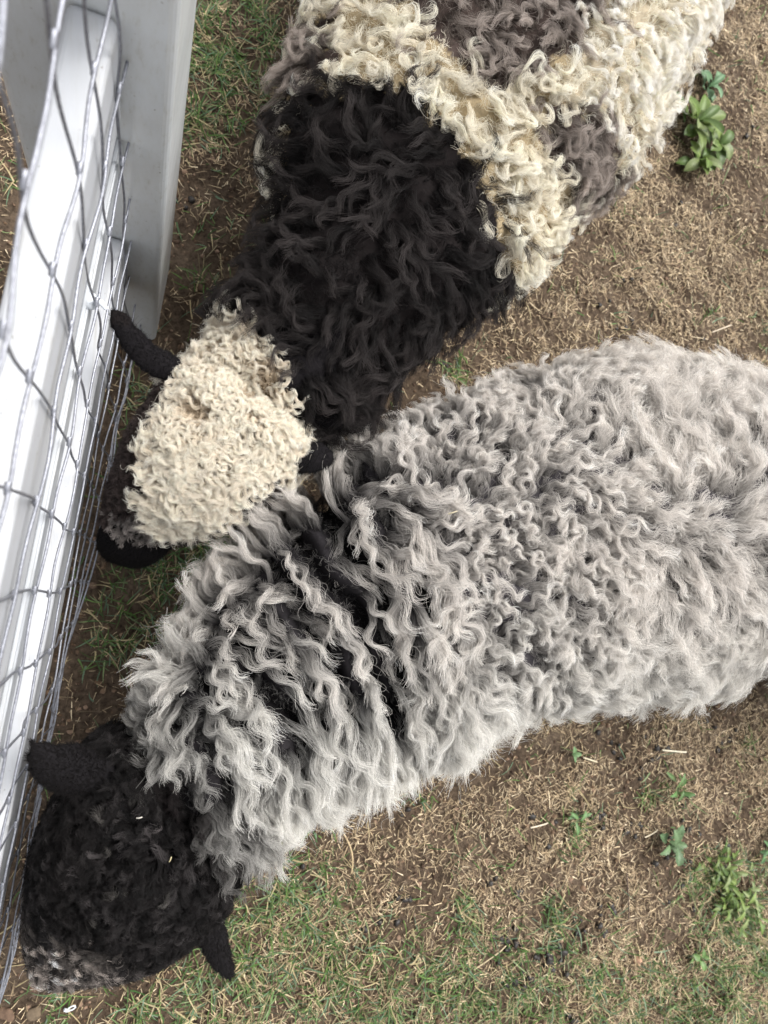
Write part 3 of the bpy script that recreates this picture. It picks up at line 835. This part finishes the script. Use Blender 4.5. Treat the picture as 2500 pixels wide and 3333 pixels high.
# short underwool so no skin shows
S = bA.sample(26000, upper); S = sel(S, facing(S['n'], S['p']) & ~(inpoly(to_px(S['p']), CAPPOLY) & (S['p'][:, 2] > .44))); p = S['p']; m = len(p); z = zoneA(p)
T = rot(S['dt'], S['n'], rng.uniform(0, 2*pi, m))
chunks.append(grow(p, S['n'], T, rng.uniform(.012, .03, m), rng.uniform(.006, .02, m), rng.uniform(.5, 1.2, m), rng.uniform(1, 2, m), rng.normal(0, 2, m),
                   np.full(m, .004), 3, ZC0[z], ZC0[z]*.6+ZC1[z]*.4, K=8, frizz=.5))
curves_obj('fleece', chunks, sheepA)
# head: cream cap of tight curls, dark cheeks
chunks = []
capc = np.array([500, 880.])
capm = lambda G: (inpoly(jitpx(G, 7), CAPPOLY) & (G[..., 2] > .40))*1.0
S = hA.sample(1500, upper, capm); S2 = bA.sample(560, upper, capm)
S = {a: np.concatenate([S[a], S2[a]]) for a in S}
p = S['p']; m = len(p); px = to_px(p)
c3 = D(530, 860, .58)
T = p-c3; T[:, 2] = 0; T /= np.linalg.norm(T, axis=1)[:, None]+1e-6
T = rot(T-S['n']*(T*S['n']).sum(1)[:, None], S['n'], .7*fn2(p)+rng.normal(0, .5, m))
front = np.clip((px[:, 1]-850)/200, 0, 1)
rim = np.clip((760-px[:, 1])/60, 0, 1)
L = .031+.020*front+.010*rim+rng.uniform(0, .012, m)
chunks.append(grow(p, S['n'], T, L, rng.uniform(.008, .016, m)+.008*front, rng.uniform(.7, 1.15, m)*(1-.6*rim), rng.uniform(1.2, 2.1, m), rng.choice([-1, 1], m)*rng.uniform(0, 3.8, m)*(1-.7*rim),
                   rng.uniform(.0030, .0048, m), 46, np.tile(CAP0*.9, (m, 1)), CAP*rng.uniform(.9, 1.06, (m, 1)), K=20, frizz=.14, cpow=.7, stray=.04, jv=.35, tipc=.3))
Su = {a: np.concatenate([b_[a] for b_ in (hA.sample(5000, upper, capm), bA.sample(1800, upper, capm))]) for a in S}
mu = len(Su['p'])
chunks.append(grow(Su['p'], Su['n'], rot(Su['dt'], Su['n'], rng.uniform(0, 6.3, mu)), rng.uniform(.008, .018, mu), rng.uniform(.003, .009, mu), rng.uniform(.5, 1.2, mu), rng.uniform(1, 2, mu), rng.normal(0, 2, mu), np.full(mu, .003), 4, np.tile(CAP0*.7, (mu, 1)), np.tile(CAP0, (mu, 1)), K=8, frizz=.4))
curves_obj('wool_cap', chunks, sheepA)
chunks = []
def headdark(S, capp, ztop):
    return S
S = hA.sample(5200, upper); p = S['p']; px = to_px(p)
muz = (px[:, 1] > 1125) & (px[:, 0] < 400) & ~((px[:, 0] > 255) & (px[:, 1] < 1160))
k = ~(inpoly(px, CAPPOLY) & (p[:, 2] > .43)) & ~muz
S = sel(S, k); p = S['p']; m = len(p); px = to_px(p)
T = rot(S['du'], S['n'], rng.normal(0, .9, m))
gt = ((px[:, 0] > 245) & (px[:, 0] < 350) & (px[:, 1] > 1105) & (px[:, 1] < 1165))
ct = np.where(gt[:, None], np.array([.5, .45, .42]), np.array([.13, .10, .092]))*rng.uniform(.6, 1.3, (m, 1))
chunks.append(grow(p, S['n'], T, rng.uniform(.012, .022, m), rng.uniform(.006, .012, m), np.where(gt, .15, rng.uniform(.4, 1.2, m)), rng.uniform(1, 2, m), np.where(gt, 0, rng.normal(0, 2.2, m)),
                   rng.uniform(.003, .005, m), 20, np.tile(BLACK, (m, 1)), ct, K=10, frizz=.5))
def furzone(c):
    px = to_px(c); e = ((px[:, 0] < 400) & (px[:, 1] < 840) & (px[:, 1] > 600)) | ((px[:, 0] > 640) & (px[:, 0] < 740) & (px[:, 1] > 950) & (px[:, 1] < 1030)) | ((px[:, 0] < 420) & (px[:, 1] > 1120))
    return (e & (c[:, 2] > .24)).astype(float)
p, nn = mesh_roots(bodyA, 16000, furzone); m = len(p)
ax = hA.G[-1].mean(0)-hA.G[0].mean(0); ax /= np.linalg.norm(ax)
T = np.tile(ax, (m, 1)); T[(to_px(p)[:, 1] < 860)] = D(240, 660, .57)-D(370, 792, .55)
chunks.append(grow(p, nn, T+rng.normal(0, .15, (m, 3)), rng.uniform(.003, .005, m), rng.uniform(.0008, .002, m), np.zeros(m), np.ones(m), np.zeros(m), np.full(m, .0008), 2,
                   np.tile([.012, .011, .012], (m, 1)), np.tile([.02, .018, .019], (m, 1)), K=4, frizz=.2, rad=.00014))
curves_obj('face_hair', chunks, sheepA)

# ---------- grey sheep with the black head
stB = [(2560, 1120, 2560, 1300, .50, .60, .36, .02), (2440, 940, 2440, 1440, .48, .66, .28, I), (2250, 860, 2250, 1520, .46, .69, .24, I), (1950, 822, 1950, 1510, .45, .70, .24, I),
       (1659, 806, 1659, 1462, .45, .69, .25, I), (1480, 770, 1540, 1508, .45, .69, .26, I), (1300, 752, 1400, 1535, .46, .68, .27, I), (1140, 785, 1240, 1555, .46, .67, .28, I),
       (1000, 830, 1115, 1570, .47, .67, .29, I), (890, 872, 1010, 1622, .48, .66, .30, I), (800, 915, 930, 1645, .48, .66, .31, I), (720, 985, 850, 1662, .48, .65, .32, I),
       (640, 1050, 782, 1705, .48, .65, .33, I), (560, 1115, 712, 1748, .49, .64, .34, I), (490, 1195, 648, 1776, .49, .63, .35, I), (425, 1290, 590, 1802, .49, .62, .36, I),
       (378, 1390, 560, 1855, .48, .61, .36, I), (322, 1480, 535, 1880, .47, .60, .35, .03), (268, 1570, 512, 1900, .46, .57, .35, .035)]
hdB = [(240, 1540, 535, 1880, .45, .56, .34, .03), (180, 1590, 515, 1915, .45, .60, .33, .026), (130, 1660, 490, 1965, .44, .60, .31, .028), (85, 1740, 432, 2015, .42, .585, .28, .03),
       (58, 1800, 385, 2045, .39, .555, .25, .032), (48, 1860, 345, 2055, .35, .51, .22, .032), (46, 1925, 275, 2066, .31, .45, .19, .03), (52, 1975, 210, 2076, .27, .39, .17, .026), (72, 2025, 150, 2078, .24, .32, .17, .018)]
nzr = SNoise(71, .16)
# partings that run across the neck and shoulder: (polyline in view pixels, half width)
CREASES = [([(665, 1040), (720, 1120), (790, 1215), (838, 1300), (858, 1400), (880, 1500), (905, 1610)], 22),
           ([(618, 1125), (655, 1180), (725, 1275), (775, 1350), (815, 1440), (835, 1540), (850, 1640)], 18),
           ([(572, 1190), (600, 1240), (650, 1320), (700, 1400), (740, 1480), (770, 1570), (790, 1650)], 16),
           ([(525, 1270), (548, 1310), (590, 1370), (640, 1440), (680, 1510), (705, 1600), (720, 1690)], 15),
           ([(470, 1350), (495, 1380), (540, 1430), (590, 1490), (630, 1560), (650, 1640), (660, 1740)], 19),
           ([(425, 1445), (450, 1475), (480, 1505), (525, 1560), (560, 1640), (590, 1740)], 13),
           ([(385, 1535), (405, 1560), (430, 1580), (480, 1650), (520, 1760)], 12),
           ([(760, 1030), (850, 1130), (905, 1220), (930, 1320), (950, 1420), (985, 1520)], 11)]
def crease(px):
    """distance to the nearest parting in units of its half width, and its direction"""
    sh = px.shape[:-1]; q = px.reshape(-1, 2)
    best = np.full(len(q), 99.); bd = np.zeros((len(q), 2)); bd[:] = (.5, .86); sg = np.zeros(len(q)); pxd = np.full(len(q), 999.)
    for pl, hw in CREASES:
        pl = np.array(pl, float)
        for a, b in zip(pl[:-1], pl[1:]):
            ab = b-a; t = np.clip(((q-a) @ ab)/(ab @ ab), 0, 1); c = a+t[:, None]*ab
            dd = np.linalg.norm(q-c, axis=1)
            e = np.minimum(1, .35+1.3*np.minimum(np.linalg.norm(q-pl[0], axis=1), np.linalg.norm(q-pl[-1], axis=1))/170)
            r = dd/(hw*e); k = dd < pxd
            pxd[k] = dd[k]; best[k] = r[k]; bd[k] = ab/np.linalg.norm(ab)
            sg[k] = np.sign(ab[0]*(q-c)[k, 1]-ab[1]*(q-c)[k, 0])
    return best.reshape(sh), bd.reshape(sh+(2,)), sg.reshape(sh), pxd.reshape(sh)
def cpx(p):
    px = to_px(p); return px+np.stack([nzr(p), nzr(p+4)], -1)*9
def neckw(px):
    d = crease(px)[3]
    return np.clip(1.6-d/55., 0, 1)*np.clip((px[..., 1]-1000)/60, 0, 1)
def ridgeB(G, U, th):
    r = crease(cpx(G))[0]
    return -.034*np.exp(-(r/1.3)**2)+.005*SNoise(52, .09)(G)
bB = Loft(stB, 260, 90, ridge=ridgeB); hB = Loft(hdB, 90, 56)
earB1 = ear_loft([(235, 1700, .53), (190, 1680, .545), (145, 1665, .56), (105, 1645, .57), (75, 1612, .575), (60, 1584, .575)], [.026, .031, .032, .027, .014, .002])
earB2 = ear_loft([(420, 1930, .47), (438, 1975, .48), (458, 2025, .48), (476, 2070, .475), (493, 2102, .465), (502, 2122, .46)], [.022, .024, .0225, .0185, .012, .003])
def darkB(px):
    # 0 grey .. 1 black, along the neck towards the head
    a = (px[..., 1]-1490)*.75-(px[..., 0]-300)*1.0
    return np.clip((a+75)/175, 0, 1)
def skinB(co):
    px = to_px(co); d = darkB(px)[:, None]
    c = np.array([.06, .055, .06])*(1-d)+np.array([.012, .011, .012])*d
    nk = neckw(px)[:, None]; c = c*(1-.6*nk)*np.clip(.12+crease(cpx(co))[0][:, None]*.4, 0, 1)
    c[co[:, 2] < .24] = (.012, .011, .012)
    return c
q = D(1500, 1250, 0)
sheepB = tag(empty('sheep', (q[0], q[1], 0)), 'silver grey shaggy sheep with a black woolly head and black ears', 'sheep')
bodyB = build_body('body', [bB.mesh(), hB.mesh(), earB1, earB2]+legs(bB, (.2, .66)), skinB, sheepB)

def colB(p, lightvar):
    px = jitpx(p, 18, 15); d = darkB(px)[:, None]
    low = np.clip((px[:, 1]-1250-(px[:, 0]-1200)*-.05)/250, 0, 1)[:, None]
    right = np.clip((px[:, 0]-900)/400, 0, 1)[:, None]
    tip = GR_T*(1-low)+GRW*low
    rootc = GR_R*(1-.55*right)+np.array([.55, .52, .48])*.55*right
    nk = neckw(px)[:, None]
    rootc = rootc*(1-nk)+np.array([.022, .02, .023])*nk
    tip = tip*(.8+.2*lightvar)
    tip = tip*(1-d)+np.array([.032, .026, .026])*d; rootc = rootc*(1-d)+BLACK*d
    return rootc, tip
chunks = []
S = bB.sample(13000, upper, lambda G: .55+.9*neckw(to_px(G))); k = facing(S['n'], S['p']) | (rng.random(13000) < .25); S = sel(S, k)
p = S['p']; px = to_px(p); nk = neckw(px)
cr_, cd, csg, _ = crease(cpx(p))
keep = rng.random(len(p)) < np.clip((cr_-.75)/.7, .02, 1)
S = sel(S, keep); p = S['p']; px = to_px(p); nk = neckw(px); m = len(p)
cd = cd[keep]
w_ = np.tanh(S['th']/.4)[:, None]
T = S['dt']*w_+S['du']*(-.25-.7*(1-np.abs(w_)))*(1-nk)[:, None]+S['dt']*(nk*(1-np.abs(w_[:, 0])))[:, None]
rope = np.stack([cd[:, 0], -cd[:, 1], 0*cd[:, 0]], 1); rope = rope-S['n']*(rope*S['n']).sum(1)[:, None]; rope /= np.linalg.norm(rope, axis=1)[:, None]
rope *= np.sign((rope*S['dt']).sum(1)*np.where(S['th']+rng.normal(0, .15, m) > -1.15, 1, -1))[:, None]
T = T/np.linalg.norm(T, axis=1)[:, None]*(1-nk)[:, None]+rope*nk[:, None]
ang = (.65*fn1(p+3)+.4*fn2(p+3)+rng.normal(0, .18, m))*(1-.8*nk)
T = rot(T, S['n'], ang)
cc_ = np.exp(-((px[:, 0]-1080)/260)**2-((px[:, 1]-1250-(px[:, 0]-1080)*-.15)/190)**2)   # curlier saddle behind the shoulders
L = rng.uniform(.055, .09, m)*(1-.15*cc_)+.032*nk
flf = np.clip((px[:, 0]-1150)/250, 0, 1)*(1-.8*cc_); flf = np.maximum(flf, np.clip((px[:, 1]-1430)/120, 0, 1)*(px[:, 0] > 1000))
wav = (rng.uniform(.55, 1.0, m)+.3*cc_)*(1-.35*flf)
nw = rng.uniform(1.5, 2.7, m)
hook = rng.normal(0, .9, m)+rng.choice([-1, 1], m)*cc_*rng.uniform(0, 4.5, m)
hook = hook*(1-.4*flf)*(1-.6*nk); wav = wav*(1-.15*nk); nw = nw*(1-.15*nk)
clump = rng.uniform(.006, .011, m)+.001*nk-.001*cc_+.005*flf
clump = clump*np.exp(rng.normal(0, .22, m)); L = np.minimum(L*np.exp(rng.normal(0, .15, m)), np.where(np.abs(S['th']) > .9, .085, .125)*(1-.35*np.clip((px[:, 1]-px[:, 0]*.6-1180)/150, 0, 1)))
lift = rng.uniform(.014, .030, m)+.004*nk
# nothing falls across an open parting
bad = np.zeros(m, bool)
for f_ in (.35, .65, .95):
    Tn = T-S['n']*(T*S['n']).sum(1)[:, None]; Tn /= np.linalg.norm(Tn, axis=1)[:, None]
    bad |= crease(cpx(p+Tn*(L*f_*.85)[:, None]+S['n']*lift[:, None]*.5))[0] < rng.uniform(.7, 1.15, m)
bad &= rng.random(m) < .96
ok = ~bad
S = sel(S, ok); p, T, L, wav, nw, hook, clump, lift, px, nk, flf = (a_[ok] for a_ in (p, T, L, wav, nw, hook, clump, lift, px, nk, flf)); m = len(p)
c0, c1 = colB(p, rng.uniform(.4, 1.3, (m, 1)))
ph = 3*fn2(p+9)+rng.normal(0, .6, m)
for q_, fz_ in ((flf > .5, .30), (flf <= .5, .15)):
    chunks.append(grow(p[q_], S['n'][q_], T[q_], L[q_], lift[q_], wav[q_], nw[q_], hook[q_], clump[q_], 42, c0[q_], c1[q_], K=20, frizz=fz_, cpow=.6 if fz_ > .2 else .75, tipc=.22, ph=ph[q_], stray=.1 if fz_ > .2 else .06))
S = bB.sample(30000, upper); S = sel(S, facing(S['n'], S['p'])); p = S['p']
m = len(p)
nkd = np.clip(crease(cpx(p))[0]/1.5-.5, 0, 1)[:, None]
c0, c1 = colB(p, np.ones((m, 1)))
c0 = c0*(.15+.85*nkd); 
T = rot(S['dt']*np.sign(S['th'])[:, None], S['n'], rng.normal(0, .9, m))
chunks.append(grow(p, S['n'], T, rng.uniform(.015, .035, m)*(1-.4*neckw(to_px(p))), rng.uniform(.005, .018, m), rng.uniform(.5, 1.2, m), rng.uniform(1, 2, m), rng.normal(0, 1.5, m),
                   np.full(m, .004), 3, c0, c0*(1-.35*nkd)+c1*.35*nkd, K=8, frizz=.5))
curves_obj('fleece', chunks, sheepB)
chunks = []
S = hB.sample(4800, upper); p = S['p']; m = len(p); px = to_px(p)
T = rot(S['du'], S['n'], .9*fn2(p)+rng.normal(0, .7, m))
# paler wool round the muzzle
gm = np.clip(1-((px[:, 0]-150)/150)**2-((px[:, 1]-2070)/60)**2, 0, 1)+np.clip(1-((px[:, 0]-55)/50)**2-((px[:, 1]-2000)/70)**2, 0, 1)
gm = np.clip(gm*1.5, 0, 1)[:, None]*np.clip(.55+.6*fn2(p*2.5)+rng.normal(0, .3, m), 0, 1)[:, None]
ct = np.array([.024, .0215, .0215])*(1-gm)+np.array([.44, .39, .355])*gm
ct = ct*np.exp(rng.normal(0, .75, (m, 1)))
rare = rng.random(m) < .008; ct[rare] = (.14, .13, .12)
chunks.append(grow(p, S['n'], T, rng.uniform(.024, .044, m), rng.uniform(.008, .018, m), rng.uniform(.5, 1.2, m), rng.uniform(.9, 1.7, m), rng.normal(0, 2.6, m),
                   rng.uniform(.0035, .006, m), 34, np.tile(BLACK*.7, (m, 1)), ct, K=14, frizz=.3))
def furB(c):
    px = to_px(c); e = ((px[:, 0] < 230) & (px[:, 1] < 1770) & (c[:, 2] > .5)) | ((px[:, 1] > 1930) & (px[:, 0] > 400) & (c[:, 2] > .4))
    return e.astype(float)
p, nn = mesh_roots(bodyB, 12000, furB); m = len(p)
T = np.tile(D(60, 1584, .57)-D(190, 1680, .545), (m, 1)); r_ = to_px(p)[:, 0] > 380; T[r_] = D(502, 2122, .46)-D(420, 1930, .47)
chunks.append(grow(p, nn, T*8+rng.normal(0, .2, (m, 3)), rng.uniform(.003, .006, m), rng.uniform(.0008, .0025, m), np.zeros(m), np.ones(m), np.zeros(m), np.full(m, .0008), 2,
                   np.tile([.016, .014, .014], (m, 1)), np.tile([.016, .014, .014], (m, 1)), K=4, frizz=.2, rad=.00014))
curves_obj('head_wool', chunks, sheepB)

# bits of straw caught in the fleece
def fleck(u, v, z, ln, az, label, colr=(.5, .44, .3)):
    q = D(u, v, z); t = np.linspace(-.5, .5, 5)[:, None]
    path = t*ln*np.array([[math.cos(az), math.sin(az), .15]])+np.array([0, 0, .0015])*(1-4*t*t)
    v_, f_ = tube(path, .0008, 6)
    o = link('straw_fleck', np_mesh('straw_fleck', v_, f_), plain_mat('straw_fleck', colr, .6, .8, 200)); o.location = q
    tag(o, label, 'straw')
fleck(301, 1766, .612, .006, .1, 'tiny white straw fleck caught in the black wool of the head', (.5, .47, .42))
fleck(368, 1856, .585, .006, 1.2, 'tiny yellow straw fleck caught in the black wool near the lower ear', (.55, .48, .28))
fleck(978, 1107, .70, .012, .3, 'tiny straw fleck caught in the grey fleece behind the neck creases')
# eyes, on the sides of the heads under the wool
EYE = plain_mat('sheep_eye', (.10, .06, .02), .1, .5, 40)
for root_, HL, fu in ((sheepA, hA, .42), (sheepB, hB, .48)):
    for s_ in (.27, .73):
        q = HL.G[int(fu*(HL.nu-1)), int(s_*(HL.nt-1))]
        me = pebble_mesh('eye', .011, 3, 1, 2, 0); me.materials.append(EYE)
        o = bpy.data.objects.new('eye', me); C.objects.link(o); o.location = q-np.array(root_.location); o.parent = root_
